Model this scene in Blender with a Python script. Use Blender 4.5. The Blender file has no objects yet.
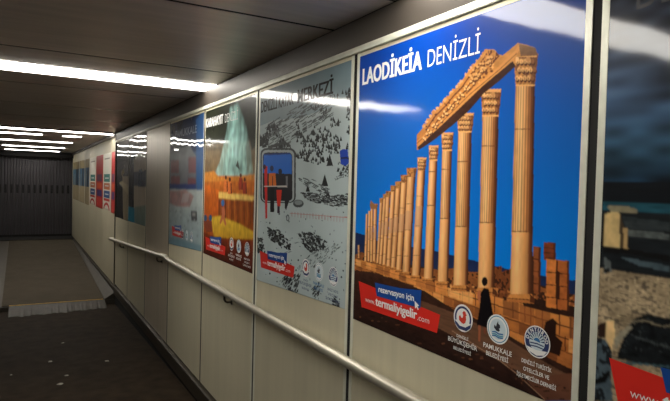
import bpy, math, random
import numpy as np
random.seed(7)
sc = bpy.context.scene
col = sc.collection

# ------------------------------------------------------------------ camera, light, exposure
H = 1.715                       # eye height above the lowest point of the floor
R = np.array([[0.871, -0.009, -0.492], [-0.491, 0.037, -0.870], [0.026, 0.999, 0.028]])
F = 555.0
_dY = np.array([22 - 335., -(177 - 200.5), -F]); _dY /= np.linalg.norm(_dY)
_dX = np.array([1320 - 335., -(211 - 200.5), -F]); _dX -= _dY * _dX.dot(_dY); _dX /= np.linalg.norm(_dX)
_dZ = np.cross(_dX, _dY)
R = np.array([_dX, _dY, _dZ])
from mathutils import Matrix, Vector
cam_data = bpy.data.cameras.new('camera'); cam = bpy.data.objects.new('camera', cam_data); col.objects.link(cam)
M4 = Matrix([list(R[0]) + [0], list(R[1]) + [0], list(R[2]) + [H], [0, 0, 0, 1]])
cam.matrix_world = M4
cam_data.sensor_width = 36; cam_data.lens = F / 670 * 36; cam_data.clip_start = .02
sc.camera = cam
world = bpy.data.worlds.new('world'); sc.world = world; world.use_nodes = True
world.node_tree.nodes['Background'].inputs[0].default_value = (.02, .02, .022, 1)
world.node_tree.nodes['Background'].inputs[1].default_value = .3
LIGHT = 12.0                     # emission of the ceiling strips
vs = sc.view_settings
vs.view_transform = 'Standard'; vs.look = 'None'; vs.exposure = 0.5; vs.gamma = 1; vs.use_curve_mapping = False
try:
    sc.cycles.use_denoising = True; sc.cycles.max_bounces = 8; sc.cycles.sample_clamp_indirect = 6
except Exception: pass

XW = 1.15                       # the right-hand wall
XL = -0.58                      # the left-hand wall
YE = 16.03                      # the closed end of the corridor
YJ = 8.30                       # joint between the two tunnel sections
ZC = H + .65                    # ceiling

def w(u, v):
    """survey of the right wall: a point of the photograph -> (y, z) on the wall"""
    r = R @ np.array([u - 335., -(v - 200.5), -F]); t = XW / r[0]
    return (r[1] * t, r[2] * t + H)

# ------------------------------------------------------------------ materials
def lin(c):
    return tuple((x / 255 / 12.92) if x <= 10 else ((x / 255 + .055) / 1.055) ** 2.4 for x in c)

def nt(name):
    m = bpy.data.materials.new(name); m.use_nodes = True
    t = m.node_tree; b = t.nodes['Principled BSDF']
    return m, t, b

def noise(t, scale, stretch=(1, 1, 1), detail=3):
    tc = t.nodes.new('ShaderNodeTexCoord'); mp = t.nodes.new('ShaderNodeMapping')
    mp.inputs['Scale'].default_value = stretch
    n = t.nodes.new('ShaderNodeTexNoise'); n.inputs['Scale'].default_value = scale; n.inputs['Detail'].default_value = detail
    t.links.new(tc.outputs['Object'], mp.inputs[0]); t.links.new(mp.outputs[0], n.inputs['Vector'])
    return n

def ramp(t, src, c0, c1, p0=.3, p1=.7):
    r = t.nodes.new('ShaderNodeValToRGB'); r.color_ramp.elements[0].position = p0; r.color_ramp.elements[1].position = p1
    r.color_ramp.elements[0].color = (*c0, 1); r.color_ramp.elements[1].color = (*c1, 1)
    t.links.new(src, r.inputs[0]); return r

def surf(name, rgb, metal=0, rough=.5, var=.12, scale=6, stretch=(1, 1, 1), bump=0, bscale=None, spec=None, detail=3, coat=0):
    m, t, b = nt(name); c = lin(rgb)
    n = noise(t, scale, stretch, detail)
    r = ramp(t, n.outputs[0], tuple(x * (1 - var) for x in c), tuple(min(1, x * (1 + var)) for x in c))
    t.links.new(r.outputs[0], b.inputs['Base Color'])
    b.inputs['Metallic'].default_value = metal; b.inputs['Roughness'].default_value = rough
    if spec is not None: b.inputs['Specular IOR Level'].default_value = spec
    if coat: b.inputs['Coat Weight'].default_value = coat; b.inputs['Coat Roughness'].default_value = .12
    if bump:
        n2 = noise(t, bscale or scale, stretch, detail); bp = t.nodes.new('ShaderNodeBump')
        bp.inputs['Strength'].default_value = bump; bp.inputs['Distance'].default_value = .01
        t.links.new(n2.outputs[0], bp.inputs['Height']); t.links.new(bp.outputs[0], b.inputs['Normal'])
    return m

M = {}
M['panel'] = surf('beige_brushed_steel', (212, 204, 176), .2, .42, .04, 3, (1, 8, .4), .02, 5)
M['steel'] = surf('brushed_steel', (206, 194, 172), .35, .36, .1, 3, (1, 30, .6), .05, 3)
M['farpanel'] = surf('cream_enamelled_panel', (190, 182, 156), .1, .45, .05, 2)
M['gap'] = surf('dark_joint', (14, 12, 10), 0, .8, .2)
M['frame'] = surf('aluminium_edge', (226, 226, 208), .25, .4, .08, 20)
M['ceil'] = surf('ceiling_metal', (232, 221, 212), .3, .36, .08, 3, (.6, 6, 1), .03, 4)
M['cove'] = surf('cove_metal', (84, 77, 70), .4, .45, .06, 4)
M['floor'] = surf('dark_rubber_floor', (44, 35, 25), 0, .75, .35, 9, bump=.25, bscale=120, spec=.08, detail=6)
M['carpet'] = surf('worn_brown_carpet', (74, 67, 56), 0, .9, .12, 5, bump=.3, bscale=160, spec=.15, detail=6)
M['leftwall'] = surf('dark_left_panel', (58, 55, 52), .3, .4, .05, 3)
M['border'] = surf('scuffed_grey_border', (68, 62, 52), .1, .6, .15, 8)
M['thresh'] = surf('scuffed_threshold_plate', (56, 50, 42), .1, .6, .3, 14, detail=6)
M['yellow'] = surf('yellow_edge_line', (178, 138, 44), 0, .6, .25, 30)
M['skirt'] = surf('skirting_metal', (60, 54, 45), .4, .45, .12, 6)
M['black'] = surf('black_recess', (12, 10, 9), 0, .8, .2)
M['rail'] = surf('satin_rail_steel', (190, 184, 168), .6, .36, .05, 30)
M['shutter'] = surf('dark_ribbed_shutter', (66, 63, 66), .35, .5, .1, 2)
M['housing'] = surf('lamp_housing', (150, 145, 135), .5, .4)
M['gum'] = surf('trodden_gum', (150, 145, 132), 0, .8, .15, 60)
m, t, b = nt('lit_diffuser'); b.inputs['Base Color'].default_value = (.9, .9, .9, 1)
b.inputs['Emission Color'].default_value = (1, .955, .87, 1); b.inputs['Emission Strength'].default_value = LIGHT; M['lit'] = m

def print_mat(name, rough=.07, bump=.03, coat=1.0, bscale=3.0):
    m, t, b = nt(name)
    a = t.nodes.new('ShaderNodeAttribute'); a.attribute_name = 'ink'
    t.links.new(a.outputs['Color'], b.inputs['Base Color'])
    b.inputs['Roughness'].default_value = .45; b.inputs['Coat Weight'].default_value = coat
    b.inputs['Coat Roughness'].default_value = rough; b.inputs['Coat IOR'].default_value = 1.42; b.inputs['Specular IOR Level'].default_value = .12
    n = noise(t, bscale, (1, 1, .6), 2); bp = t.nodes.new('ShaderNodeBump')
    bp.inputs['Strength'].default_value = bump; bp.inputs['Distance'].default_value = .1
    t.links.new(n.outputs[0], bp.inputs['Height']); t.links.new(bp.outputs[0], b.inputs['Coat Normal'])
    return m
M['ink'] = print_mat('glossy_print')
M['inkfar'] = print_mat('wavy_glossy_print', .04, .12, 1.0, 2.2)
M['inkmatt'] = print_mat('satin_print', .2, .02, .3)

def flat(name, rgb):
    if name in M: return M[name]
    m, t, b = nt(name); b.inputs['Base Color'].default_value = (*lin(rgb), 1)
    b.inputs['Roughness'].default_value = .45; b.inputs['Coat Weight'].default_value = .8; b.inputs['Coat Roughness'].default_value = .06
    M[name] = m; return m

# ------------------------------------------------------------------ objects
def link(name, mesh, parent=None):
    o = bpy.data.objects.new(name, mesh); col.objects.link(o)
    if parent is not None: o.parent = parent
    return o

def tag(o, label=None, cat=None, group=None, kind=None):
    if label: o['label'] = label
    if cat: o['category'] = cat
    if group: o['group'] = group
    if kind: o['kind'] = kind
    return o

def empty(name, loc=(0, 0, 0), **k):
    o = bpy.data.objects.new(name, None); col.objects.link(o); o.location = loc; o.empty_display_size = .1
    return tag(o, **k)

class MB:
    """collects geometry of one part, in world coordinates"""
    def __init__(s): s.v = []; s.f = []; s.m = []
    def box(s, x0, x1, y0, y1, z0, z1, bev=0, mi=0):
        b = len(s.v)
        if bev <= 0:
            for z in (z0, z1):
                for (x, y) in ((x0, y0), (x1, y0), (x1, y1), (x0, y1)): s.v.append((x, y, z))
            for q in ((0, 3, 2, 1), (4, 5, 6, 7), (0, 1, 5, 4), (1, 2, 6, 5), (2, 3, 7, 6), (3, 0, 4, 7)):
                s.f.append(tuple(b + i for i in q)); s.m.append(mi)
            return s
        import bmesh
        bm = bmesh.new(); bmesh.ops.create_cube(bm, size=1)
        for v in bm.verts: v.co = Vector(((x0 + x1) / 2 + v.co.x * (x1 - x0), (y0 + y1) / 2 + v.co.y * (y1 - y0), (z0 + z1) / 2 + v.co.z * (z1 - z0)))
        bmesh.ops.bevel(bm, geom=bm.edges[:] , offset=bev, segments=2, affect='EDGES')
        bm.verts.index_update()
        for v in bm.verts: s.v.append(tuple(v.co))
        for f in bm.faces: s.f.append(tuple(b + v.index for v in f.verts)); s.m.append(mi)
        bm.free(); return s
    def prism(s, pts, y0, y1, mi=0):
        """pts: (x, z) outline, extruded along y"""
        b = len(s.v); n = len(pts)
        for y in (y0, y1):
            for (x, z) in pts: s.v.append((x, y, z))
        s.f.append(tuple(b + i for i in range(n))); s.f.append(tuple(b + n + i for i in reversed(range(n)))); s.m += [mi, mi]
        for i in range(n):
            j = (i + 1) % n; s.f.append((b + i, b + n + i, b + n + j, b + j)); s.m.append(mi)
        return s
    def hexa(s, p):
        """8 corners, bottom ring then top ring"""
        b = len(s.v); s.v += [tuple(q) for q in p]
        for q in ((0, 3, 2, 1), (4, 5, 6, 7), (0, 1, 5, 4), (1, 2, 6, 5), (2, 3, 7, 6), (3, 0, 4, 7)):
            s.f.append(tuple(b + i for i in q)); s.m.append(0)
        return s
    def tube(s, pts, r, n=16, cap=True):
        P = [Vector(p) for p in pts]; rings = []
        for i, p in enumerate(P):
            d = (P[min(i + 1, len(P) - 1)] - P[max(i - 1, 0)]).normalized()
            up = Vector((1, 0, 0)) if abs(d.x) < .9 else Vector((0, 0, 1))
            a = d.cross(up).normalized(); c = d.cross(a)
            b = len(s.v); rings.append(b)
            for k in range(n):
                th = 2 * math.pi * k / n; s.v.append(tuple(p + (a * math.cos(th) + c * math.sin(th)) * r))
        for b0, b1 in zip(rings, rings[1:]):
            for k in range(n):
                s.f.append((b0 + k, b0 + (k + 1) % n, b1 + (k + 1) % n, b1 + k)); s.m.append(0)
        if cap:
            s.f.append(tuple(rings[0] + k for k in reversed(range(n)))); s.f.append(tuple(rings[-1] + k for k in range(n))); s.m += [0, 0]
        return s
    def build(s, name, mat, parent=None, smooth=False):
        me = bpy.data.meshes.new(name); me.from_pydata(s.v, [], s.f)
        for mm in (mat if isinstance(mat, (list, tuple)) else [mat]): me.materials.append(mm)
        if any(s.m): me.polygons.foreach_set('material_index', s.m)
        me.update()
        import bmesh
        bm = bmesh.new(); bm.from_mesh(me); bmesh.ops.recalc_face_normals(bm, faces=bm.faces); bm.to_mesh(me); bm.free()
        if smooth: me.polygons.foreach_set('use_smooth', [True] * len(me.polygons))
        o = link(name, me, parent)
        if parent is not None:
            o.matrix_parent_inverse = Matrix.Translation(-Vector(parent_origin(parent)))
        return o

def parent_origin(p):
    v = Vector((0, 0, 0))
    while p is not None:
        v += p.location; p = p.parent
    return v

# ------------------------------------------------------------------ SETTING: floor
def fz(y):                                  # level of the near floor, which runs gently downhill
    return H - (1.535 if y < 1 else 1.535 + (min(y, 8.15) - 1) * .0252)
ZT = H - 1.645                              # threshold
ZF2 = H - 1.50                              # carpet at the far end
fl = empty('floor', (0, 4, 0), kind='structure')
g = MB()
ys = [-4.2] + [1 + i * .25 for i in range(28)] + [8.0]
for a, b_ in zip(ys, ys[1:]):
    pass
b0 = 0
for y in ys:
    g.v += [(XL, y, fz(y)), (XW + .05, y, fz(y)), (XL, y, -.12), (XW + .05, y, -.12)]
for i in range(len(ys) - 1):
    k = 4 * i
    g.f += [(k, k + 1, k + 5, k + 4), (k + 2, k + 6, k + 7, k + 3), (k, k + 4, k + 6, k + 2), (k + 1, k + 3, k + 7, k + 5)]; g.m += [0] * 4
g.f += [(0, 2, 3, 1), (4 * len(ys) - 4, 4 * len(ys) - 3, 4 * len(ys) - 1, 4 * len(ys) - 2)]; g.m += [0, 0]
g.build('rubber_floor', M['floor'], fl)
# short scuffed ramp plate with ragged lower edge, then the yellow line
g = MB(); random.seed(3)
n = 44; x0, x1 = -.13, 1.0
for i in range(n + 1):
    x = x0 + (x1 - x0) * i / n
    yl = 7.70 + .06 * random.random() + .12 * (i / n) ** 2 + .02 * math.sin(i * .7)
    g.v += [(x, yl, fz(yl) + .004), (x, 8.12, ZT), (x, 8.12, ZT - .15)]
for i in range(n):
    k = 3 * i; g.f += [(k, k + 3, k + 4, k + 1), (k + 1, k + 4, k + 5, k + 2)]; g.m += [0, 0]
g.build('ramp_plate', M['thresh'], fl)
MB().box(XL, XW + .05, 7.99, 8.12, -.1, fz(8.0) - .001).build('joint_strip', M['floor'], fl)
MB().box(-.13, .98, 8.12, 8.145, ZT - .06, ZT + .005).build('yellow_line', M['yellow'], fl)
g = MB()
g.hexa([(XL, 8.12, -.12), (XW, 8.12, -.12), (XW, YE, -.12), (XL, YE, -.12), (XL, 8.12, ZT - .01), (XW, 8.12, ZT - .01), (XW, YE, ZF2 - .01), (XL, YE, ZF2 - .01)])
g.build('ramp_floor', M['border'], fl)
g = MB(); yE = 15.2; ze = ZT + (ZF2 - ZT) * (yE - 8.12) / (YE - 8.12)
g.hexa([(-.21, 8.15, ZT - .02), (1.0, 8.15, ZT - .02), (1.10, yE, ze - .02), (-.25, yE, ze - .02), (-.21, 8.15, ZT), (1.0, 8.15, ZT), (1.10, yE, ze), (-.25, yE, ze)])
g.build('carpet_runner', M['carpet'], fl)
MB().box(XL, XW, yE + .01, YE, ze - .03, ze + .012).build('door_mat', M['black'], fl)

# ------------------------------------------------------------------ SETTING: right wall
seams = [-2.35, -1.29, -.235, .830, 1.895, 2.935, 3.985, 5.06, 6.12, 7.235, 8.30]
ZB, ZTp = H - 1.465, H + .545; GP = .012
wr = empty('wall_right', (XW, 4, 0), kind='structure')
MB().box(XW + .012, XW + .12, -4.2, YJ, -.12, ZC).build('backing', M['gap'], wr)
for a, b_ in zip(seams, seams[1:]):
    mat = M['steel'] if abs(a - 5.06) < .01 else M['panel']
    MB().box(XW, XW + .011, a + GP, b_ - GP, ZB, ZTp - .02).build('wall_panel', mat, wr)
for s_ in seams[1:-1]:
    MB().box(XW + .0006, XW + .013, s_ - GP, s_ + GP, ZB, ZTp - .02).build('joint_gasket', M['gap'], wr)
    wd = .019 if s_ < 3.5 else .006
    for lo, hi in ((s_ - GP - wd, s_ - GP), (s_ + GP, s_ + GP + wd)):
        if s_ > 3.5: continue
        MB().box(XW - .002, XW + .004, lo, hi, ZB, ZTp - .022, bev=.0006).build('edge_strip', M['frame'], wr)
MB().box(XW - .012, XW + .004, -4.2, YJ, ZTp - .024, ZTp, bev=.002).build('top_trim', M['frame'], wr)
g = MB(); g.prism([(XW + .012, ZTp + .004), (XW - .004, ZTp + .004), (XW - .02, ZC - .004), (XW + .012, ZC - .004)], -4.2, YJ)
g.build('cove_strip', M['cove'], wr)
# far section of the right wall
MB().box(XW + .012, XW + .12, YJ, YE, -.12, ZC).build('backing', M['gap'], wr)
far = [8.315, 8.776, 9.704, 10.68, 11.767, 12.714, 14.04, 16.02]
for a, b_ in zip(far, far[1:]):
    MB().box(XW, XW + .011, a + .004, b_ - .004, H - 1.49, H + .60).build('wall_panel', M['farpanel'], wr)
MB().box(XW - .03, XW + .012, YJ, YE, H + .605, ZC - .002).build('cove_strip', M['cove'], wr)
MB().box(XW - .012, XW + .012, YJ - .012, YJ + .012, H - 1.47, ZC - .01).build('joint_post', M['skirt'], wr)

# skirting along the right wall
br = empty('baseboard_right', (XW, 4, 0), kind='structure')
g = MB(); g.prism([(XW + .012, H - 1.475), (XW - .022, H - 1.475), (XW - .03, H - 1.482), (XW - .03, H - 1.585), (XW + .012, H - 1.585)], -4.2, 8.2)
g.build('skirting', M['skirt'], br)
MB().box(XW - .02, XW + .012, -4.2, 8.2, -.1, H - 1.585).build('recess', M['black'], br)
g = MB(); g.hexa([(1.0, 8.13, ZT - .02), (XW + .012, 8.13, ZT - .02), (XW + .012, YE, ZF2 - .02), (1.11, YE, ZF2 - .02),
                  (1.005, 8.13, ZT + .004), (XW - .02, 8.13, H - 1.56), (XW - .02, YE, H - 1.515), (1.115, YE, ZF2 + .004)])
g.build('kerb', M['border'], br)
MB().box(XW - .018, XW + .012, 8.2, YE, H - 1.56, H - 1.545).build('recess', M['black'], br)
MB().box(XW - .024, XW + .012, 8.2, YE, H - 1.545, H - 1.505, bev=.002).build('skirting', M['skirt'], br)

# ------------------------------------------------------------------ SETTING: left wall, back, end, ceiling
wl = empty('wall_left', (XL, 4, 0), kind='structure')
MB().box(XL - .12, XL - .012, -4.2, YE, -.12, ZC).build('backing', M['gap'], wl)
ys = seams + [9.3, 10.3, 11.3, 12.3, 13.3, 14.3, 15.3, 16.02]
for a, b_ in zip([-4.2, -3.4] + ys, [-3.4] + ys):
    MB().box(XL - .011, XL, a + .008, b_ - .008, .02, ZC - .1).build('wall_panel', M['leftwall'], wl)
MB().box(XL - .012, XL + .02, -4.2, YE, ZC - .1, ZC - .003).build('cove_strip', M['cove'], wl)
wb = tag(MB().box(XL - .12, XW + .12, -4.3, -4.2, -.12, ZC).build('wall_back', M['panel']), kind='structure')
we = empty('wall_end', (.3, YE, 0), kind='structure')
MB().box(XL - .12, XW + .12, YE + .04, YE + .16, -.12, ZC).build('backing', M['shutter'], we)
g = MB(); x = XL + .004; k = 0                          # vertical ribbed curtain
pts = [(XL, YE + .039)]
while x < XW - .01:
    pts += [(x, YE + .02), (x + .008, YE), (x + .052, YE), (x + .060, YE + .02)]; x += .064
pts += [(XW, YE + .02), (XW, YE + .039)]
b0 = len(g.v); nP = len(pts)
for z in (ZF2 - .02, ZC - .02):
    for (px, py) in pts: g.v.append((px, py, z))
for i in range(nP - 1): g.f.append((i, i + 1, nP + i + 1, nP + i)); g.m.append(0)
g.build('ribbed_shutter', M['shutter'], we)
x = XL + .004 + .064 * 1
while x < XW - .05:
    MB().box(x + .004, x + .054, YE - .006, YE + .012, H - .40, H - .19, bev=.003).build('slot', M['black'], we)
    x += .128
MB().box(XL, XW, YE - .03, YE + .03, ZF2 - .02, ZF2 + .05).build('bottom_rail', M['black'], we)
MB().box(XL, XW, YE - .25, YE + .03, ZC - .13, ZC - .01).build('shutter_box', M['black'], we)

ce = empty('ceiling', (.3, 4, ZC), kind='structure')
cs = [-4.2, -2.58, -1.42, -.26, .90, 2.06, 3.22, 4.42, 5.60, 6.75, 7.55, 8.28]
MB().box(XL - .12, XW + .12, -4.3, YE + .16, ZC + .012, ZC + .1).build('backing', M['gap'], ce)
strips = [-.85, 1.44, 3.80, 8.62, 9.55, 11.3, 13.4, 15.3]
SW = .17
def plank(a, b_, z=ZC):
    MB().box(XL, XW - .016, a - .013, a + .013, z + .0015, z + .0118).build('seam', M['gap'], ce)
    MB().box(XL, XW - .016, a + .011, b_ - .011, z, z + .011, bev=.001).build('ceiling_plank', M['ceil'], ce)
for a, b_ in zip(cs, cs[1:]):
    inside = [s_ for s_ in strips if a < s_ < b_]
    if inside:
        s_ = inside[0]; plank(a, s_ - SW - .004); plank(s_ + SW + .004, b_)
    else: plank(a, b_)
cuts = [8.28]
for s_ in strips[3:]: cuts += [s_ - SW, s_ + SW]
cuts += [YE]
for i in range(0, len(cuts), 2):
    if cuts[i + 1] - cuts[i] > .05: plank(cuts[i] - .003, cuts[i + 1] + .003)
MB().box(XL, XW - .03, 8.24, 8.30, ZC - .012, ZC + .005).build('joint_bar', M['skirt'], ce)

# ------------------------------------------------------------------ ceiling lights
names = ['lit ceiling strip light behind the viewpoint, out of frame', 'lit ceiling strip just above the frame, mirrored in the top of the nearest posters',
         'nearest visible white ceiling strip light, long and bright at upper left',
         'long far strip light at the joint of the ceiling, first of the far cluster',
         'far ceiling strip light broken by a dark gap in its middle',
         'far strip light behind the broken one', 'far strip light second from the end wall', 'far ceiling strip light closest to the ribbed end wall']
for s_, lb in zip(strips, names):
    L = empty('ceiling_light', (.3, s_, ZC), label=lb, cat='ceiling light', group='fluorescent ceiling strips')
    xa, xb = (XL + .03, XW - (.018 if s_ > 3 else .06)) if s_ < 9 else ((-.36, .80) if s_ > 9.7 else (XL + .03, .80))
    hw = .14 if 3 < s_ < 8 else (.115 if s_ < 3 else .09)
    segs = [(xa, xb)] if abs(s_ - 9.55) > .01 else [(xa, .26), (.54, .80)]
    g = MB()
    g.box(XL, XW - .02, s_ - SW, s_ - hw, ZC, ZC + .011); g.box(XL, XW - .02, s_ + hw, s_ + SW, ZC, ZC + .011)
    ends = [XL] + [q for sg in segs for q in sg] + [XW - .02]
    for i in range(0, len(ends), 2): g.box(ends[i], ends[i + 1], s_ - hw, s_ + hw, ZC, ZC + .011)
    g.build('housing', M['ceil'], L)
    for (p, q) in segs:
        MB().box(p, q, s_ - hw, s_ + hw, ZC - .004, ZC + .006, bev=.002).build('diffuser', M['lit'], L)

# ------------------------------------------------------------------ handrail
XR = XW - .048
def rp(u, v):
    y, z = w(u, v); k = XR / XW
    return (XR, y * k, (z - H) * k + H)
p_end = rp(110, 238.8); p_b = rp(167, 258.4)
zr = H - .995 * XR / XW * 1.0
near_pts = [rp(200, 277.2), rp(350.5, 365.2), rp(410, 399)]
zs = [p[2] for p in near_pts]; zr = sum(zs) / 3
hr = empty('handrail', (XR, p_end[1], 0), label='round satin steel handrail bent midway along the right wall', cat='handrail')
path = [(XR + .05, p_end[1] + .02, p_end[2]), (XR + .02, p_end[1] + .015, p_end[2]), p_end]
for i in range(1, 8): 
    t_ = i / 8; path.append(tuple(p_end[j] + (p_b[j] - p_end[j]) * t_ for j in range(3)))
path += [(XR, p_b[1] + .05, p_b[2] + .006), (XR, p_b[1], p_b[2] * .5 + zr * .5), (XR, p_b[1] - .15, zr), (XR, 4, zr), (XR, 2, zr), (XR, 0, zr), (XR, -3.9, zr)]
MB().tube(path, .0215, 20).build('rail', M['rail'], hr, smooth=True)
brk = []
for (u, v) in ((120, 243), (157, 256), (224.5, 292)):
    brk.append(rp(u, v)[1])
brk += [-.9, -2.9]
for y in brk:
    z = zr if y < p_b[1] else p_b[2] + (p_end[2] - p_b[2]) * (y - p_b[1]) / (p_end[1] - p_b[1])
    g = MB(); g.tube([(XR, y, z - .015), (XR, y, z - .045), (XR + .008, y, z - .058), (XR + .02, y, z - .064), (XW + .001, y, z - .064)], .007, 10)
    g.box(XW - .005, XW + .002, y - .012, y + .012, z - .08, z - .048, bev=.002)
    g.build('bracket', M['skirt'], hr, smooth=False)

# ------------------------------------------------------------------ print tools
def vnoise(Y, Z, sy, sz, seed):
    rng = np.random.RandomState(seed); n = 256; G = rng.rand(n, n)
    a = (Y / sy) % n; b_ = (Z / sz) % n
    i = np.floor(a).astype(int); j = np.floor(b_).astype(int); fa = a - i; fb = b_ - j
    fa = fa * fa * (3 - 2 * fa); fb = fb * fb * (3 - 2 * fb)
    i0, j0, i1, j1 = i % n, j % n, (i + 1) % n, (j + 1) % n
    return (G[i0, j0] * (1 - fa) * (1 - fb) + G[i1, j0] * fa * (1 - fb) + G[i0, j1] * (1 - fa) * fb + G[i1, j1] * fa * fb)

class Print:
    """a printed sheet on the right wall: a fine grid whose vertices carry the ink colour"""
    def __init__(s, y0, y1, zt, zb0, zb1, step, base):
        s.y0, s.y1 = y0, y1
        nY = int((y1 - y0) / step) + 1; nZ = int((zt - min(zb0, zb1)) / step) + 1
        a = np.linspace(0, 1, nY); b_ = np.linspace(0, 1, nZ)
        A, B = np.meshgrid(a, b_, indexing='ij')
        zb = zb0 + (zb1 - zb0) * A
        s.Y = y0 + (y1 - y0) * A; s.Z = zb + (zt - zb) * B
        s.C = np.zeros(A.shape + (3,)); s.C[:] = lin(base)
        s.shape = A.shape
    def mask(s, pts, wall=False):
        P = [p if wall else w(*p) for p in pts]
        Y, Z = s.Y, s.Z; m = np.zeros(s.shape, bool)
        ymin, ymax = min(p[0] for p in P), max(p[0] for p in P)
        c = np.where((Y[:, 0] >= ymin) & (Y[:, 0] <= ymax))[0]
        if len(c) == 0: return m
        sl = slice(c[0], c[-1] + 1); yy = Y[sl]; zz = Z[sl]; mm = np.zeros(yy.shape, bool)
        for i in range(len(P)):
            (ya, za), (yb, zb) = P[i], P[i - 1]
            if ya == yb: continue
            hit = ((yy < ya) != (yy < yb)) & (zz < (zb - za) * (yy - ya) / (yb - ya) + za)
            mm ^= hit
        m[sl] = mm; return m
    def poly(s, pts, rgb, rgb2=None, along='z', tex=0, sy=.01, sz=.01, seed=1, alpha=1, wall=False, dark=None, thr=.6):
        m = s.mask(pts, wall)
        if not m.any(): return
        c = np.array(lin(rgb))[None, :].repeat(m.sum(), 0)
        if rgb2 is not None:
            q = s.Z[m] if along == 'z' else s.Y[m]
            t_ = ((q - q.min()) / max(1e-6, q.max() - q.min()))[:, None]
            c = np.array(lin(rgb)) * t_ + np.array(lin(rgb2)) * (1 - t_)      # rgb at the top / far side
        if tex or dark is not None:
            n = vnoise(s.Y[m], s.Z[m], sy, sz, seed) * .6 + vnoise(s.Y[m], s.Z[m], sy * .45, sz * .45, seed + 1) * .4
            if tex: c = c * (1 + tex * (n - .5) * 2)[:, None]
            if dark is not None:
                k = (n > thr)[:, None]; c = np.where(k, np.array(lin(dark)), c)
        s.C[m] = s.C[m] * (1 - alpha) + np.clip(c, 0, 1) * alpha
    def blur(s, n):
        for _ in range(n):
            C = np.pad(s.C, ((1, 1), (1, 1), (0, 0)), mode='edge')
            s.C = (C[:-2, 1:-1] + C[2:, 1:-1] + C[1:-1, :-2] + C[1:-1, 2:] + 2 * C[1:-1, 1:-1]) / 6
    def strokes(s, pts, n, cols_, su=(1, 3), sv=(.6, 1.6), slant=.5):
        us = [p[0] for p in pts]; vv = [p[1] for p in pts]; k = 0
        while k < n:
            u, v = random.uniform(min(us), max(us)), random.uniform(min(vv), max(vv)); ins = False; k += 1
            for i in range(len(pts)):
                (ua, va), (ub, vb) = pts[i], pts[i - 1]
                if (v < va) != (v < vb) and u < (ub - ua) * (v - va) / (vb - va) + ua: ins = not ins
            if not ins: continue
            a = random.uniform(*su); b_ = random.uniform(*sv)
            s.poly([(u, v), (u + a, v + a * slant + random.uniform(-.6, .6)), (u + a * .8, v + a * slant + b_), (u - a * .2, v + b_)], random.choice(cols_))
    def column(s, ta, tb, tv, ba, bb, bv, ch, fv, nf):
        m = s.mask([(ta, tv), (tb, tv), (bb, bv), (ba, bv)]); Y = s.Y[m]; Z = s.Z[m]
        A0, A1, B0, B1 = w(ta, tv), w(ba, bv), w(tb, tv), w(bb, bv)
        ya = A0[0] + (A1[0] - A0[0]) * (Z - A0[1]) / (A1[1] - A0[1]); yb = B0[0] + (B1[0] - B0[0]) * (Z - B0[1]) / (B1[1] - B0[1])
        f = np.clip((ya - Y) / (ya - yb), 0, 1)
        fs = [0, .08, .34, .62, .80, .9, 1]; cs_ = np.array([lin(c) for c in ((188, 128, 76), (232, 172, 108), (250, 196, 130), (212, 144, 84), (150, 90, 50), (88, 48, 28), (66, 34, 20))])
        c = np.stack([np.interp(f, fs, cs_[:, k]) for k in range(3)], -1)
        c *= (.78 + .44 * (vnoise(Y, Z, .012, .09, int(ta)) * .6 + vnoise(Y, Z, .006, .02, int(tb)) * .4))[:, None]
        if nf and fv:
            zf0, zf1 = w(ta, tv + ch)[1], w(ba, fv)[1]
            th = np.arcsin(np.clip(2 * f - 1, -1, 1)) / np.pi + .5
            g_ = .5 + .5 * np.cos(2 * np.pi * th * nf)
            k = ((Z < zf0) & (Z > zf1)) * (g_ ** 1.5) * .62
            c *= (1.08 - k)[:, None]
        s.C[m] = np.clip(c, 0, 1)
    def rect(s, u0, v0, u1, v1, rgb, **k): s.poly([(u0, v0), (u1, v0), (u1, v1), (u0, v1)], rgb, **k)
    def ell(s, u, v, ru, rv, rgb, n=14, **k):
        s.poly([(u + ru * math.cos(2 * math.pi * i / n), v + rv * math.sin(2 * math.pi * i / n)) for i in range(n)], rgb, **k)
    def build(s, mat, parent, thick=.0012):
        nY, nZ = s.shape; N = nY * nZ
        co = np.empty((N, 3)); co[:, 0] = XW - thick; co[:, 1] = s.Y.ravel(); co[:, 2] = s.Z.ravel()
        idx = np.arange(N).reshape(nY, nZ)
        q = np.stack([idx[:-1, :-1], idx[:-1, 1:], idx[1:, 1:], idx[1:, :-1]], -1).reshape(-1, 4)
        org = np.array(parent_origin(parent)); co -= org
        # rim of the sheet
        rim = np.concatenate([idx[:, 0], idx[-1, 1:], idx[-2::-1, -1], idx[0, -2:0:-1]])
        rc = co[rim].copy(); rc[:, 0] += thick - .0001
        rid = np.arange(len(rim)) + N
        nx = np.roll(np.arange(len(rim)), -1)
        rq = np.stack([rim, rim[nx], rid[nx], rid], -1)
        co = np.concatenate([co, rc]); q = np.concatenate([q, rq])
        me = bpy.data.meshes.new('print'); me.vertices.add(len(co)); me.vertices.foreach_set('co', co.ravel())
        me.loops.add(q.size); me.loops.foreach_set('vertex_index', q.ravel())
        me.polygons.add(len(q)); me.polygons.foreach_set('loop_start', np.arange(0, q.size, 4)); me.polygons.foreach_set('loop_total', np.full(len(q), 4))
        me.update(calc_edges=True)
        at = me.color_attributes.new('ink', 'FLOAT_COLOR', 'POINT')
        c = np.ones((len(co), 4)); c[:N, :3] = np.clip(s.C.reshape(-1, 3), 0, 1); c[N:, :3] = .6
        at.data.foreach_set('color', c.ravel())
        me.materials.append(mat)
        return link('printed_picture', me, parent)

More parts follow.
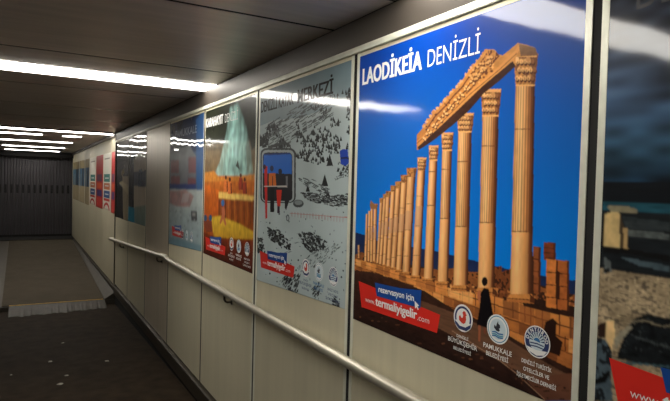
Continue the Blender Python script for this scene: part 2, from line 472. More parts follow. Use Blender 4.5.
def sheet(name, pts, mat, parent, x, wall=False):
    P = [p if wall else w(*p) for p in pts]; o_ = parent_origin(parent)
    me = bpy.data.meshes.new(name); me.from_pydata([(x - o_.x, y - o_.y, z - o_.z) for y, z in P], [], [tuple(range(len(P)))])
    me.materials.append(mat); me.update()
    return link(name, me, parent)

def shapes(name, polys, parent, x):
    """several flat inked outlines in wall coordinates -> one mesh; polys = [(pts, material, lift)]"""
    o_ = parent_origin(parent); v = []; f = []; mi = []; mats = []
    for pts, mat, lift in polys:
        if mat not in mats: mats.append(mat)
        b_ = len(v); v += [(x - lift - o_.x, y - o_.y, z - o_.z) for y, z in pts]; f.append(tuple(range(b_, b_ + len(pts)))); mi.append(mats.index(mat))
    me = bpy.data.meshes.new(name); me.from_pydata(v, [], f)
    for m_ in mats: me.materials.append(m_)
    me.polygons.foreach_set('material_index', mi); me.update()
    return link(name, me, parent)

def glyphs(txt, bold=0):
    cu = bpy.data.curves.new('lettering', 'FONT'); cu.body = txt; cu.size = 1; cu.offset = bold; cu.resolution_u = 3
    ob = bpy.data.objects.new('lettering', cu); me = ob.to_mesh()
    V = [(v.co.x, v.co.y) for v in me.vertices]; Fc = [tuple(p.vertices) for p in me.polygons]
    ob.to_mesh_clear(); bpy.data.objects.remove(ob); bpy.data.curves.remove(cu)
    return V, Fc

CAPH = None
def text(name, txt, a, b_, h, mat, parent, x, bold=0, fat=0):
    """a, b_: (y, z) of the baseline's start and end on the wall, h: capital height"""
    global CAPH
    if CAPH is None:
        V, _ = glyphs('H'); CAPH = max(v[1] for v in V)
    V, Fc = glyphs(txt, bold)
    if not V: return
    xa, xb = min(v[0] for v in V), max(v[0] for v in V); o_ = parent_origin(parent)
    P = []
    for (gx, gy) in V:
        t_ = (gx - xa) / (xb - xa)
        P.append((x - o_.x, a[0] + (b_[0] - a[0]) * t_ - o_.y, a[1] + (b_[1] - a[1]) * t_ + gy / CAPH * h - o_.z))
    if fat:                                 # heavier face: the same outline a touch to either side
        n = len(P); Q = []; Fq = []
        for k, d in enumerate((0, -fat, fat)):
            Q += [(p[0] - .00005 * k, p[1] + d, p[2]) for p in P]; Fq += [tuple(i + n * k for i in f_) for f_ in Fc]
        P, Fc = Q, Fq
    me = bpy.data.meshes.new(name); me.from_pydata(P, [], Fc); me.materials.append(mat); me.update()
    return link(name, me, parent)

WHITE = flat('white_ink', (240, 240, 236)); RED = flat('red_ink', (222, 42, 30)); BLUE = flat('blue_ink', (10, 70, 150))
NAVY = flat('navy_ink', (30, 50, 100)); CREST = flat('crest_red_ink', (205, 60, 40)); TEAL = flat('teal_ink', (70, 150, 180)); DARK = flat('dark_ink', (38, 40, 50))
SKYBLUE = flat('light_blue_ink', (40, 110, 165)); PALE = flat('pale_ink', (205, 220, 225))

MATT = surf('satin_black_ink', (8, 9, 12), 0, .6, .05, spec=.1, coat=.3)
def circ(y, z, r, n=28, a0=0, a1=2 * math.pi, r2=None):
    if r2 is None: return [(y - r * math.cos(a0 + (a1 - a0) * i / n), z + r * math.sin(a0 + (a1 - a0) * i / n)) for i in range(n)]
    o_ = [(y - r * math.cos(a0 + (a1 - a0) * i / n), z + r * math.sin(a0 + (a1 - a0) * i / n)) for i in range(n + 1)]
    return o_ + [(y - r2 * math.cos(a0 + (a1 - a0) * i / n), z + r2 * math.sin(a0 + (a1 - a0) * i / n)) for i in reversed(range(n + 1))]

def emblem_rooster(P, y, z, r, x, cap, sc_=1):
    q = [(circ(y, z, r), WHITE, 0), (circ(y, z, r * .86, 24, math.radians(-20), math.radians(200), r * .70), NAVY, .0003)]
    k = r
    bird = [(-.10, -.38), (-.38, -.22), (-.42, .05), (-.30, .18), (-.18, .0), (-.02, .02), (.02, .22), (-.06, .40), (.08, .56), (.26, .48), (.30, .34), (.42, .30), (.28, .22), (.34, -.02), (.26, -.28), (.10, -.40)]
    q.append(([(y - a * k, z + b_ * k) for a, b_ in bird], CREST, .0004))
    rib = [(-.86, -.30), (-.62, -.42), (-.3, -.62), (.3, -.62), (.62, -.42), (.86, -.30), (.8, -.56), (.4, -.86), (-.4, -.86), (-.8, -.56)]
    q.append(([(y - a * k, z + b_ * k) for a, b_ in rib], NAVY, .0005))
    e = shapes('emblem', q, P, x)
    return e

def emblem_flame(P, y, z, r, x):
    k = r; q = [(circ(y, z, r), WHITE, 0), (circ(y, z, r * .90, 36, 0, 2 * math.pi, r * .84), TEAL, .0003), (circ(y, z, r * .70), PALE, .0003)]
    fl_ = [(-.12, -.12), (-.34, .06), (-.30, .26), (-.16, .14), (-.10, .34), (.02, .58), (.04, .40), (.20, .30), (.22, .12), (.10, .06), (.20, -.02), (.12, -.14)]
    q.append(([(y - a * k, z + b_ * k) for a, b_ in fl_], DARK, .0005))
    for dz, c in ((-.24, SKYBLUE), (-.38, TEAL), (-.50, SKYBLUE)):
        wv = [(-.5, dz), (-.2, dz + .08), (.1, dz), (.5, dz + .04), (.5, dz - .05), (.1, dz - .10), (-.2, dz - .02), (-.5, dz - .08)]
        q.append(([(y - a * k, z + b_ * k) for a, b_ in wv], c, .0005))
    return shapes('emblem', q, P, x)

def emblem_sun(P, y, z, r, x):
    k = r; q = [(circ(y, z, r), WHITE, 0), (circ(y, z, r * .92), NAVY, .0003), (circ(y, z, r * .60), PALE, .0004)]
    for i in range(9):
        a = math.radians(10 + i * 20)
        p = [(math.cos(a - .05) * .30, math.sin(a - .05) * .30), (math.cos(a - .09) * .58, math.sin(a - .09) * .58), (math.cos(a + .09) * .58, math.sin(a + .09) * .58), (math.cos(a + .05) * .30, math.sin(a + .05) * .30)]
        q.append(([(y - u * k, z + v * k) for u, v in p], NAVY, .0006))
    q.append((circ(y, z, r * .26, 14, 0, math.pi), SKYBLUE, .0006))
    for dz in (-.12, -.30):
        wv = [(-.55, dz), (0, dz + .05), (.55, dz), (.5, dz - .07), (0, dz - .03), (-.5, dz - .07)]
        q.append(([(y - a * k, z + b_ * k) for a, b_ in wv], NAVY, .0006))
    q.append(([(y - a * k, z + b_ * k) for a, b_ in [(-.8, -.42), (0, -.52), (.8, -.42), (.55, -.72), (0, -.86), (-.55, -.72)]], WHITE, .0006))
    e = shapes('emblem', q, P, x)
    V, Fc = [], []
    word = 'DENTUROD'
    for i, ch in enumerate(word):           # letters round the upper half of the ring
        a = math.radians(168 - i * 156 / 7); gv, gf = glyphs(ch, .03); xa = (min(v[0] for v in gv) + max(v[0] for v in gv)) / 2
        b_ = len(V); s_ = r * .33
        for (gx, gy) in gv:
            lx, ly = (gx - xa) * s_, gy * s_ + r * .64
            V.append((lx * math.sin(a) + ly * math.cos(a), -lx * math.cos(a) + ly * math.sin(a)))
        Fc += [tuple(b_ + k_ for k_ in f_) for f_ in gf]
    o_ = parent_origin(P)
    me = bpy.data.meshes.new('ring_lettering'); me.from_pydata([(x - .0006 - o_.x, y - u - o_.y, z + v - o_.z) for u, v in V], [], Fc); me.materials.append(WHITE)
    me.update(); link('ring_lettering', me, e)
    me_parent_fix(e)
    return e

def me_parent_fix(e): pass

def caption(P, lines, y, z, x, mat):
    for i, (txt, wd, h) in enumerate(lines):
        zz = z - i * .020
        text('caption', txt, (y + wd / 2, zz), (y - wd / 2, zz), h, mat, P, x, .012)

def emblem_row(P, ys, x, capmats, z=H - .386, r=.041, caps=True):
    emblem_rooster(P, ys[0], z, r, x, None); emblem_flame(P, ys[1], z, r, x); emblem_sun(P, ys[2], z, r, x)
    if caps:
        zc = z - r - .021
        caption(P, [('DENİZLİ', .05, .008), ('BÜYÜKŞEHİR', .125, .013), ('BELEDİYESİ', .075, .009)], ys[0], zc, x, capmats[0])
        caption(P, [('PAMUKKALE', .105, .013), ('BELEDİYESİ', .082, .012)], ys[1], zc, x, capmats[1])
        caption(P, [('DENİZLİ TURİSTİK', .095, .010), ('OTELCİLER VE', .082, .010), ('İŞLETMECİLER DERNEĞİ', .125, .010)], ys[2], zc - .003, x, capmats[2])

def banner(P, ya, z_off, x, s=1.0, dy=0):
    """slanted red web banner with blue tab; ya = far (left) edge on the wall"""
    def q(a, b_): return (ya - a * s, H + b_ * s + z_off)
    red = sheet('web_banner', [q(0, -.30), q(.02, -.385), q(.53, -.397), q(.545, -.335)], RED, P, x, True) if False else None
    return red

print_x = XW - .0012
def poster(label, y0, y1, zt, zb0, zb1, step, base, group='tourism posters along the wall'):
    P = empty('poster', (XW, (y0 + y1) / 2, min(zb0, zb1)), label=label, cat='poster', group=group)
    return P, Print(y0, y1, zt, zb0, zb1, step, base)

def web_banner(P, red, blue, arrow, t1, t2, x, tf=None):
    """printed banner: outlines and baselines in survey points (tf maps to another poster's place on the wall)"""
    g_ = (lambda p: w(*p)) if tf is None else (lambda p: tf(w(*p)))
    rb = sheet('web_banner', [g_(p) for p in red], RED, P, x - .0003, True)
    bt = sheet('blue_tab', [g_(p) for p in blue], BLUE, P, x - .0006, True)
    return g_

# ------------------------------------------------------------------ POSTER: colonnade against blue sky
D, pr = poster('large blue-sky poster of a long row of ruined stone columns', .859, 1.868, H + .505, H - .527, H - .527, .0017, (0, 80, 185))
Yn = (pr.Y - pr.y0) / (pr.y1 - pr.y0); Zn = (pr.Z - (H - .527)) / 1.03
c_t, c_b = np.array(lin((0, 62, 158))), np.array(lin((0, 138, 236)))
tt = np.clip(Zn * 1.15 - .1, 0, 1)[..., None]; pr.C = c_t * tt + c_b * (1 - tt)
pr.C *= (1 + .10 * (vnoise(pr.Y, pr.Z, .25, .2, 5) - .5))[..., None]
# distant hills and plain
pr.poly([(352, 232), (358, 233), (368, 236), (375, 240), (400, 245), (440, 252), (480, 262), (520, 272), (590, 283), (590, 330), (352, 268)], (20, 40, 85), (40, 50, 75), tex=.2, sy=.05, sz=.02)
# rubble and low walls behind the columns
pr.poly([(352, 256), (362, 252), (375, 258), (440, 270), (455, 268), (470, 272), (500, 272), (520, 280), (560, 290), (590, 300), (590, 401), (352, 401)], (150, 88, 45), tex=.45, sy=.02, sz=.012, dark=(60, 34, 22), thr=.62, seed=8)
pr.poly([(495, 267), (502, 266), (502, 272), (512, 268), (512, 300), (495, 296)], (130, 72, 38), tex=.4, dark=(60, 32, 20), thr=.6)
# stylobate steps: three courses of blocks
def lineband(a0, a1, b0, b1, rgb, rgb2=None, **k): pr.poly([a0, a1, b1, b0], rgb, rgb2, **k)
lineband((353, 258), (590, 322), (353, 264), (590, 345), (224, 146, 74), (196, 118, 56), tex=.3, seed=4, sy=.03, sz=.02)
lineband((353, 264), (590, 345), (353, 268), (590, 361), (205, 128, 62), (170, 98, 46), tex=.35, seed=14, sy=.03, sz=.02)
lineband((353, 268), (590, 361), (353, 274), (590, 384), (180, 106, 52), (120, 66, 34), tex=.4, seed=24, sy=.03, sz=.02)
for (a, b_) in (((353, 261), (590, 333)), ((353, 264.5), (590, 346)), ((353, 268), (590, 361)), ((353, 271), (590, 372))):
    pr.poly([a, b_, (b_[0], b_[1] + 1.6), (a[0], a[1] + .7)], (92, 50, 26), tex=.4, sy=.02, sz=.01)
random.seed(5)
for i in range(34):                                       # upright joints between blocks
    u = 362 + 225 * (i / 33.) ** .8; f0 = (u - 353) / 237.
    r0 = random.choice([(258, 322, 264, 345), (264, 345, 268, 361), (268, 361, 274, 384)])
    va = r0[0] + (r0[1] - r0[0]) * f0; vb = r0[2] + (r0[3] - r0[2]) * f0
    wdt = .4 + f0 * .9
    pr.poly([(u, va), (u + wdt, va), (u + wdt, vb), (u, vb)], (84, 44, 24))
random.seed(29)
for (a0, a1, b0_, b1_) in ((258, 322, 264, 345), (264, 345, 268, 361), (268, 361, 274, 384)):
    u = 356
    while u < 588:
        f0 = (u - 353) / 237.; wd_ = random.uniform(3, 7) + f0 * 16; f1 = (min(u + wd_, 590) - 353) / 237.
        if random.random() < .8:
            c_ = random.choice([(244, 168, 92), (226, 146, 74), (186, 112, 56), (150, 86, 44), (250, 180, 106), (120, 68, 38)])
            pr.poly([(u + .4, a0 + (a1 - a0) * f0 + .7), (u + wd_ - .3, a0 + (a1 - a0) * f1 + .7), (u + wd_ - .3, b0_ + (b1_ - b0_) * f1 - .4), (u + .4, b0_ + (b1_ - b0_) * f0 - .4)], c_, tex=.3, sy=.02, sz=.01, alpha=.7, seed=int(u))
        u += wd_
for i in range(110):                                     # scattered rubble behind the columns
    u = random.uniform(440, 585); f0 = (u - 353) / 237.; v = 262 + 52 * f0 + random.uniform(-14 * f0, 4)
    if u > 500 and v < 282: continue
    pr.poly([(u, v), (u + random.uniform(1.5, 4.5), v + .6), (u + random.uniform(1.5, 4), v + random.uniform(2, 4)), (u, v + random.uniform(1.5, 3))], random.choice([(206, 130, 68), (150, 86, 46), (70, 38, 24), (96, 54, 32), (224, 152, 86), (54, 30, 22)]))
# deep shadows on the steps at right
pr.poly([(546, 322), (553, 318), (557, 322), (556, 336), (563, 342), (560, 356), (549, 352), (542, 338)], (42, 22, 16))
pr.poly([(520, 296), (560, 303), (588, 310), (588, 320), (556, 314), (524, 306)], (48, 28, 20), tex=.5)
# foreground ground in shade
pr.poly([(353, 270), (372, 272), (400, 281), (425, 291), (453, 309), (484, 322), (505, 333), (525, 345), (553, 360), (590, 378), (590, 401), (480, 401), (353, 330)], (62, 36, 26), (40, 24, 20), tex=.55, sy=.03, sz=.012, seed=31)
pr.poly([(420, 300), (452, 312), (500, 334), (545, 362), (588, 385), (588, 401), (560, 401), (520, 372), (470, 345), (420, 318)], (104, 72, 52), tex=.35, sy=.05, sz=.01, seed=36)
pr.poly([(527, 380), (560, 374), (590, 372), (590, 401), (545, 401)], (112, 70, 50), (92, 58, 44), tex=.2, sy=.05, sz=.03)
for a, b_ in (((500, 360), (517, 373)), ((517, 373), (545, 399)), ((452, 330), (500, 360))):
    pr.poly([a, b_, (b_[0] + .3, b_[1] + 1.3), (a[0] + .3, a[1] + 1.3)], (160, 122, 96))
for i in range(70):
    u = random.uniform(360, 580); v = 300 + (u - 360) * .42 + random.uniform(-2, 22)
    pr.ell(u, v, random.uniform(.8, 3), random.uniform(.4, 1.2), random.choice([(38, 22, 18), (88, 56, 40), (30, 16, 14), (110, 70, 46)]), n=7)
# brick piers at right
for (a, b_, c, d, rgb) in ((533.6, 246, 541, 295, (150, 84, 44)), (544, 242, 556, 262, (128, 62, 34)), (546.6, 259, 558.6, 309, (212, 124, 58)), (558, 260, 569.5, 311, (178, 98, 46))):
    pr.poly([(a, b_), (c, b_ + 1), (c, d), (a, d - 2)], rgb, tex=.3, sy=.015, sz=.012, seed=int(a))
    pr.poly([(c - 2.2, b_ + 1), (c, b_ + 1), (c, d), (c - 2.2, d)], (78, 40, 24))
    for k in range(1, 4):
        v = b_ + (d - b_) * k / 4; pr.poly([(a, v), (c, v + 1), (c, v + 2), (a, v + 1)], (86, 44, 24))
pr.poly([(556, 270), (560, 272), (560, 300), (556, 298)], (60, 30, 18))
pr.poly([(528, 255), (534, 256), (534, 296), (528, 292)], (70, 38, 24))
# columns: (top-left u, top-right u, top v, bottom-left u, bottom-right u, bottom v, capital height, fluted until v)
cols = [(358, 360, 245, 358, 360.5, 258, 0, 0), (366, 368.4, 214, 364.5, 367.5, 261, 0, 0), (368.6, 371.2, 211, 367.5, 370.5, 261, 0, 0), (371, 373.6, 206, 370.3, 373.3, 262, 2, 0), (374, 377.6, 205, 373, 376.5, 262, 3, 0),
        (380.2, 383.4, 199, 376.5, 379.6, 263, 4, 0), (383.7, 387, 195, 379.2, 382.6, 264, 4, 0), (386.6, 390.8, 192, 382.6, 386.6, 265.5, 5, 0),
        (391.4, 396, 186.5, 386.4, 391.4, 267, 5, 0), (396.2, 401.4, 182.5, 391, 396.6, 268.5, 6, 0), (401.8, 408.2, 176, 396.2, 402.4, 271, 7, 0), (408, 416, 169, 402.6, 410.4, 273.5, 8, 0),
        (418.6, 426, 158.5, 412, 420.6, 277, 12, 0), (430.2, 438, 146.5, 424, 433.6, 280, 14, 205), (443, 452.6, 133.5, 438, 448.6, 283.5, 17, 218),
        (459, 472.6, 114, 453.4, 468, 288, 18, 226), (483.4, 499.6, 90, 478, 494.6, 291, 26, 222), (516.7, 535.8, 54.5, 510.3, 532, 298, 31, 231)]
for (ta, tb, tv, ba, bb, bv, ch, fv) in cols:
    W_ = tb - ta
    def cx_(f_, v): t_ = (v - tv) / (bv - tv); return (ta + (tb - ta) * f_) * (1 - t_) + (ba + (bb - ba) * f_) * t_
    def strip(f0, f1, v0, v1, rgb, **k): pr.poly([(cx_(f0, v0), v0), (cx_(f1, v0), v0), (cx_(f1, v1), v1), (cx_(f0, v1), v1)], rgb, **k)
    pr.column(ta, tb, tv, ba, bb, bv, ch, fv, 11 if W_ > 12 else (9 if W_ > 8.5 else 0))
    if fv:
        for v in (tv + (fv - tv) * .42, fv): strip(0, .9, v, v + 1.0, (118, 68, 38), alpha=.8)
        strip(.0, .8, fv + 1, bv, (240, 176, 106), alpha=.3)
    else:
        for k in (.35, .6, .85):
            v = tv + (bv - tv) * (k + .05 * math.sin(ta)); strip(0, 1, v, v + .6, (120, 74, 44), alpha=.7)
        strip(0, .8, tv + (bv - tv) * .40, tv + (bv - tv) * .58, (196, 146, 112), alpha=.5)
    if ch:                                              # capital: flaring, leafy
        fl0 = .14 * W_
        pr.poly([(ta - fl0, tv - 1), (tb + fl0, tv - 1), (cx_(1, tv + ch), tv + ch), (cx_(0, tv + ch), tv + ch)], (198, 132, 68), tex=.5, sy=.010, sz=.007, seed=int(tv), dark=(128, 76, 42), thr=.62)
        pr.poly([(tb - .25 * W_, tv), (tb + fl0, tv), (cx_(1, tv + ch), tv + ch), (cx_(.8, tv + ch), tv + ch)], (92, 50, 28), tex=.4, alpha=.8)
        if ch > 10:
            for row in range(3):
                vr = tv + ch * (.22 + .27 * row); n_l = 5 if W_ > 12 else 4; hw = W_ / n_l * .56
                for q in range(n_l):
                    uu = cx_((q + .5 + .5 * (row % 2)) / n_l - .04, vr)
                    if uu > tb + fl0: continue
                    lit_ = q < n_l * .62
                    pr.ell(uu + hw * .3, vr + hw * .9, hw * .9, hw * 1.3, (86, 46, 26))
                    pr.ell(uu, vr, hw * .85, hw * 1.25, (232, 174, 108) if lit_ else (150, 96, 56), tex=.3)
                    pr.ell(uu, vr + hw * .5, hw * .22, hw * .8, (140, 88, 50))
            strip(-.1, 1.08, tv - 1, tv + ch * .09, (224, 162, 98)); strip(-.08, 1.06, tv + ch * .09, tv + ch * .13, (110, 64, 36))
            pr.ell(cx_(.02, tv), tv + ch * .16, W_ * .12, ch * .08, (240, 186, 120)); pr.ell(cx_(.62, tv), tv + ch * .16, W_ * .12, ch * .08, (196, 136, 80))
        if ch > 12: strip(0, 1, tv + ch - 1, tv + ch + .6, (236, 176, 104))
    if W_ > 3.5:                                        # moulded base and plinth
        e = W_ * .16; hh = max(2, W_ * .42)
        pr.poly([(ba, bv - hh * .5), (bb, bv - hh * .5), (bb + e, bv + hh * .2), (ba - e, bv)], (214, 140, 72), tex=.2)
        pr.poly([(ba - e, bv), (bb + e, bv + hh * .25), (bb + e, bv + hh * .7), (ba - e, bv + hh * .45)], (196, 120, 60), tex=.25)
        pr.poly([(ba - e, bv - .2), (bb + e, bv + hh * .2), (bb + e, bv + hh * .35), (ba - e, bv + .5)], (96, 52, 28))
        pr.poly([(bb - .1 * W_, bv - hh * .5), (bb + e, bv), (bb + e, bv + hh * .7), (bb - .1 * W_, bv + hh * .5)], (92, 48, 26))
pr.poly([(370, 205), (371, 200), (373.5, 203), (377, 206), (377, 209), (371, 209)], (150, 100, 62))
# entablature
pr.poly([(417, 150), (417, 135), (424, 127), (433, 113), (443, 103), (452, 92), (460, 84), (468, 72), (478, 60), (486, 49.5), (494, 49.5), (497, 54), (503, 55.5), (510, 50), (518, 43), (527, 45), (536, 48), (538, 55.5), (516, 57), (516, 66), (501, 80), (484, 93), (470, 110), (458, 121), (442, 134), (430, 143), (419, 150)],
        (206, 140, 70), (186, 116, 56), tex=.28, sy=.02, sz=.012, seed=44)
top_edge = [(424, 127), (433, 113), (443, 103), (452, 92), (460, 84), (468, 72), (478, 60), (487, 50)]
for off, rgb in ((3.5, (110, 60, 32)), (8.5, (104, 58, 30)), (13, (134, 78, 40))):      # carved mouldings of the frieze
    top = [(424, 127), (433, 113), (443, 103), (452, 92), (460, 84), (468, 72), (478, 60), (487, 50)]
    for (a, b_) in zip(top, top[1:]):
        pr.poly([(a[0] + off * .5, a[1] + off * .85), (b_[0] + off * .5, b_[1] + off * .85), (b_[0] + off * .5 + .8, b_[1] + off * .85 + 1.3), (a[0] + off * .5 + .8, a[1] + off * .85 + 1.3)], rgb, tex=.3)
for i in range(60):
    t_ = random.random(); u = 422 + 72 * t_; v = 132 - 78 * t_ + random.uniform(0, 15)
    pr.ell(u, v, .6 + random.random() * 1.2, .6 + random.random(), random.choice([(96, 52, 28), (236, 172, 96), (110, 60, 32)]), n=6)
pr.poly([(417, 141), (440, 121), (470, 91), (500, 66), (516, 50), (519, 44), (521, 48), (513, 61), (484, 85), (460, 108), (440, 127), (418, 147)], (222, 152, 80), (206, 134, 66), tex=.12, sy=.04, sz=.02)
pr.poly([(417, 143), (440, 123.6), (470, 94), (500, 69), (517, 53), (517, 54), (500, 70), (470, 95), (440, 124.6), (417, 144)], (140, 84, 42))
pr.poly([(418, 147), (440, 127), (460, 108), (484, 85), (513, 61), (516, 66), (501, 80), (484, 93.5), (470, 110), (458, 121), (442, 134), (430, 143), (419, 150)], (62, 34, 22), tex=.4, sy=.02, sz=.01)
pr.poly([(519, 44), (536, 48), (538, 55.5), (521, 56)], (140, 104, 74), (120, 80, 48), tex=.25)
pr.poly([(488, 50), (495, 50), (500, 56), (494, 63), (482, 74), (480, 66)], (196, 130, 66), tex=.45, sy=.012, sz=.012, dark=(98, 54, 30), thr=.6, seed=61)
random.seed(17)
for (a, b_) in zip(top_edge, top_edge[1:]):              # weathered, broken upper edge
    for k in range(5):
        t_ = random.random(); u = a[0] + (b_[0] - a[0]) * t_; v = a[1] + (b_[1] - a[1]) * t_
        pr.ell(u - .6, v + .2, random.uniform(.8, 1.9), random.uniform(.8, 1.8), random.choice([(214, 156, 92), (196, 132, 70), (226, 172, 110)]), n=7)
        if k % 2: pr.ell(u + random.uniform(1, 3), v + random.uniform(2, 5), 1, .8, (96, 54, 30), n=6)
for k in range(46):                                      # relief carving of the frieze: lit knobs over dark hollows
    t_ = k / 45; u = 424 + 66 * t_; v = 138 - 76 * t_ + 3 * math.sin(k * 1.7)
    pr.ell(u + .7, v + 1.1, 1.3, 1.5, (92, 50, 28), n=8); pr.ell(u, v, 1.1, 1.2, (238, 184, 118), n=8)
for k in range(26):
    t_ = k / 25; u = 470 + 22 * t_; v = 78 - 20 * t_ + random.uniform(-5, 7)
    pr.ell(u + .6, v + 1, 1.5, 1.8, (98, 54, 30), n=8); pr.ell(u, v, 1.3, 1.4, (216, 158, 94), n=8)
# visitor in a black dress
pr.poly([(481, 293), (484, 288), (489, 289), (491, 300), (495, 324), (489, 328), (477, 325), (480, 308)], (14, 10, 14))
pr.ell(485, 281.5, 2.9, 4.6, (22, 12, 12)); pr.poly([(478, 291), (481, 290), (481, 297), (480, 304), (477.5, 297)], (190, 110, 74))
pr.poly([(478.6, 325), (481, 326), (480.6, 342), (478.5, 341)], (160, 92, 62)); pr.poly([(484, 327), (486.5, 328), (486, 334), (484, 333)], (120, 66, 46))
pr.blur(1); pr.C *= 1.08
pr.build(M['ink'], D)
X1, X2, X3 = print_x - .0003, print_x - .0006, print_x - .0009
text('title', 'LAODİKEİA', (1.840, H + .392), (1.475, H + .392), .060, WHITE, D, X1, .014, .0022)
text('title', 'DENİZLİ', (1.444, H + .392), (1.206, H + .392), .056, WHITE, D, X1, -.004)

def banner_at(P, ya, za, s=1.0, detail=True):
    """red web banner, blue tab and pointer, in wall units measured on the colonnade poster; (ya, za) moves its top far corner"""
    oy, oz = w(359, 281)
    def m_(p): y, z = w(*p); return (ya + (y - oy) * s, za + (z - oz) * s)
    rb = sheet('web_banner', [m_(p) for p in ((359, 281), (361.9, 306.9), (437.3, 333), (440.5, 314.8))], RED, P, X1, True)
    bt = sheet('blue_tab', [m_(p) for p in ((375.3, 282.5), (377, 296), (420.7, 308.3), (422, 290.3), (400, 288))], BLUE, P, X2, True)
    ar = sheet('pointer_arrow', [m_(p) for p in ((415, 300.6), (415.6, 308.6), (417, 307), (418.2, 310), (419.2, 309.4), (418, 306.2), (419.6, 305.6))], WHITE, P, X3, True)
    def line(txt, a, b_, h, bold): text('banner_text', txt, m_(a), m_(b_), h * s, WHITE, P, X3, bold)
    line('rezervasyon için', (378.9, 291.6), (414.3, 301), .021, .02)
    line('www.', (365.7, 301.5), (375.2, 304.6), .019, -.005)
    text('banner_text', 'termaliyigelir', m_((375.9, 305)), m_((417.2, 319.2)), .031 * s, WHITE, P, X3, .012, .0013 * s)
    line('.com', (417.8, 319.8), (429.6, 323.8), .019, -.005)
banner_at(D, *w(359, 281))
emblem_row(D, (w(463.4, 318)[0], w(498.2, 329.5)[0], w(537.4, 342)[0]), X1, (WHITE, WHITE, WHITE))

# ------------------------------------------------------------------ POSTER: ski slope with chair lift
Cp, pr = poster('snowy ski slope poster with chair lift and dark title lettering', 1.930, 2.905, H + .505, H - .503, H - .541, .0028, (186, 200, 200))
pr.C *= (1 + .14 * (vnoise(pr.Y, pr.Z, .12, .09, 3) - .5))[..., None]
pr.poly([(256, 85), (352, 45), (352, 100), (330, 108), (300, 118), (275, 120), (256, 128)], (122, 146, 154), (146, 166, 170), tex=.1, sy=.1, sz=.05)
random.seed(11)
def tree(u, v, h, c=(26, 30, 30)): pr.poly([(u, v - h), (u + h * .28, v), (u - h * .28, v)], c)
for i in range(1150):
    u = 352 - 92 * random.random() ** 1.25; f_ = (352 - u) / 96
    top = 88 + 42 * f_; bot = 176 - 30 * f_
    v = random.uniform(top, bot)
    if vnoise(np.array([u / 4.]), np.array([v / 4.]), 2.2, 2.2, 9)[0] < .34 + .24 * f_: continue
    tree(u, v, random.uniform(2.2, 5.2), random.choice([(24, 28, 28), (36, 40, 40), (52, 56, 56)]))
for i in range(260):                                   # streaks of rock on the upper left slope
    u = random.uniform(262, 330); v = 150 - (u - 262) * .62 + random.uniform(-22, 10)
    if v < 96: continue
    pr.poly([(u, v), (u + 4, v - 2.6), (u + 4.4, v - 1.6), (u + .4, v + .9)], random.choice([(60, 66, 66), (84, 90, 90), (38, 42, 42)]), alpha=.8)
for (u, v, h) in ((325, 186, 12), (330, 166, 12), (308, 192, 8), (328, 196, 7), (341, 176, 6), (318, 240, 4)): tree(u, v, h)
DK = [(34, 36, 38), (52, 56, 58), (78, 84, 86), (24, 26, 28)]
pr.strokes([(300, 192), (312, 192), (330, 195), (350, 193), (350, 204), (336, 206), (318, 203), (306, 199)], 420, DK + [(120, 126, 126)], (1.5, 4), (.5, 1.2), .1)
pr.strokes([(267, 226), (278, 229), (291, 243), (288, 249), (276, 244), (268, 237)], 230, DK, (1, 3), (.6, 1.8), .7)
pr.strokes([(298, 232), (312, 230), (325, 240), (323, 248), (310, 251), (302, 243)], 240, DK, (1, 3.2), (.6, 1.8), .6)
pr.strokes([(294, 270), (310, 254), (326, 246), (342, 241), (338, 250), (326, 262), (306, 272)], 260, DK + [(110, 120, 122)], (1, 3), (.6, 1.5), -.8)
pr.strokes([(280, 281), (290, 270), (299, 276), (297, 294), (288, 292), (284, 288)], 240, DK, (1, 2.4), (.8, 2.4), -.9)
pr.strokes([(312, 288), (319, 282), (320, 292), (313, 301)], 90, DK, (.8, 2), (.8, 2.2), -.9)
pr.strokes([(331, 300), (336, 294), (341, 310), (334, 308)], 80, DK, (.8, 2), (.8, 2.2), .9)
pr.strokes([(256, 234), (262, 238), (265, 252), (257, 252)], 90, DK, (.8, 2.2), (.8, 2), .7)
pr.strokes([(296, 176), (312, 178), (330, 190), (322, 193), (306, 186)], 90, [(60, 66, 66), (96, 102, 104)], (2, 5), (.4, 1), .45)
pr.strokes([(330, 174), (350, 168), (350, 176), (336, 180)], 50, [(60, 66, 66), (96, 102, 104)], (2, 4), (.4, 1), -.3)
pr.strokes([(268, 252), (300, 232), (300, 248), (270, 262)], 40, [(120, 130, 134), (90, 98, 102)], (2, 4), (.4, .9), -.3)
for i in range(90):
    u = random.uniform(258, 348); v = random.uniform(208, 300)
    pr.ell(u, v, random.uniform(.3, 1), random.uniform(.3, 1.2), random.choice([(90, 100, 104), (60, 66, 70), (130, 140, 144)]), n=6)
for k in range(18):
    u = 292 + k * 3; pr.poly([(u, 212 + k * .25), (u + .4, 212 + k * .25), (u + .4, 217 + k * .3), (u, 217 + k * .3)], (170, 90, 86))
pr.poly([(290, 213), (348, 217), (348, 217.8), (290, 213.8)], (190, 130, 126))
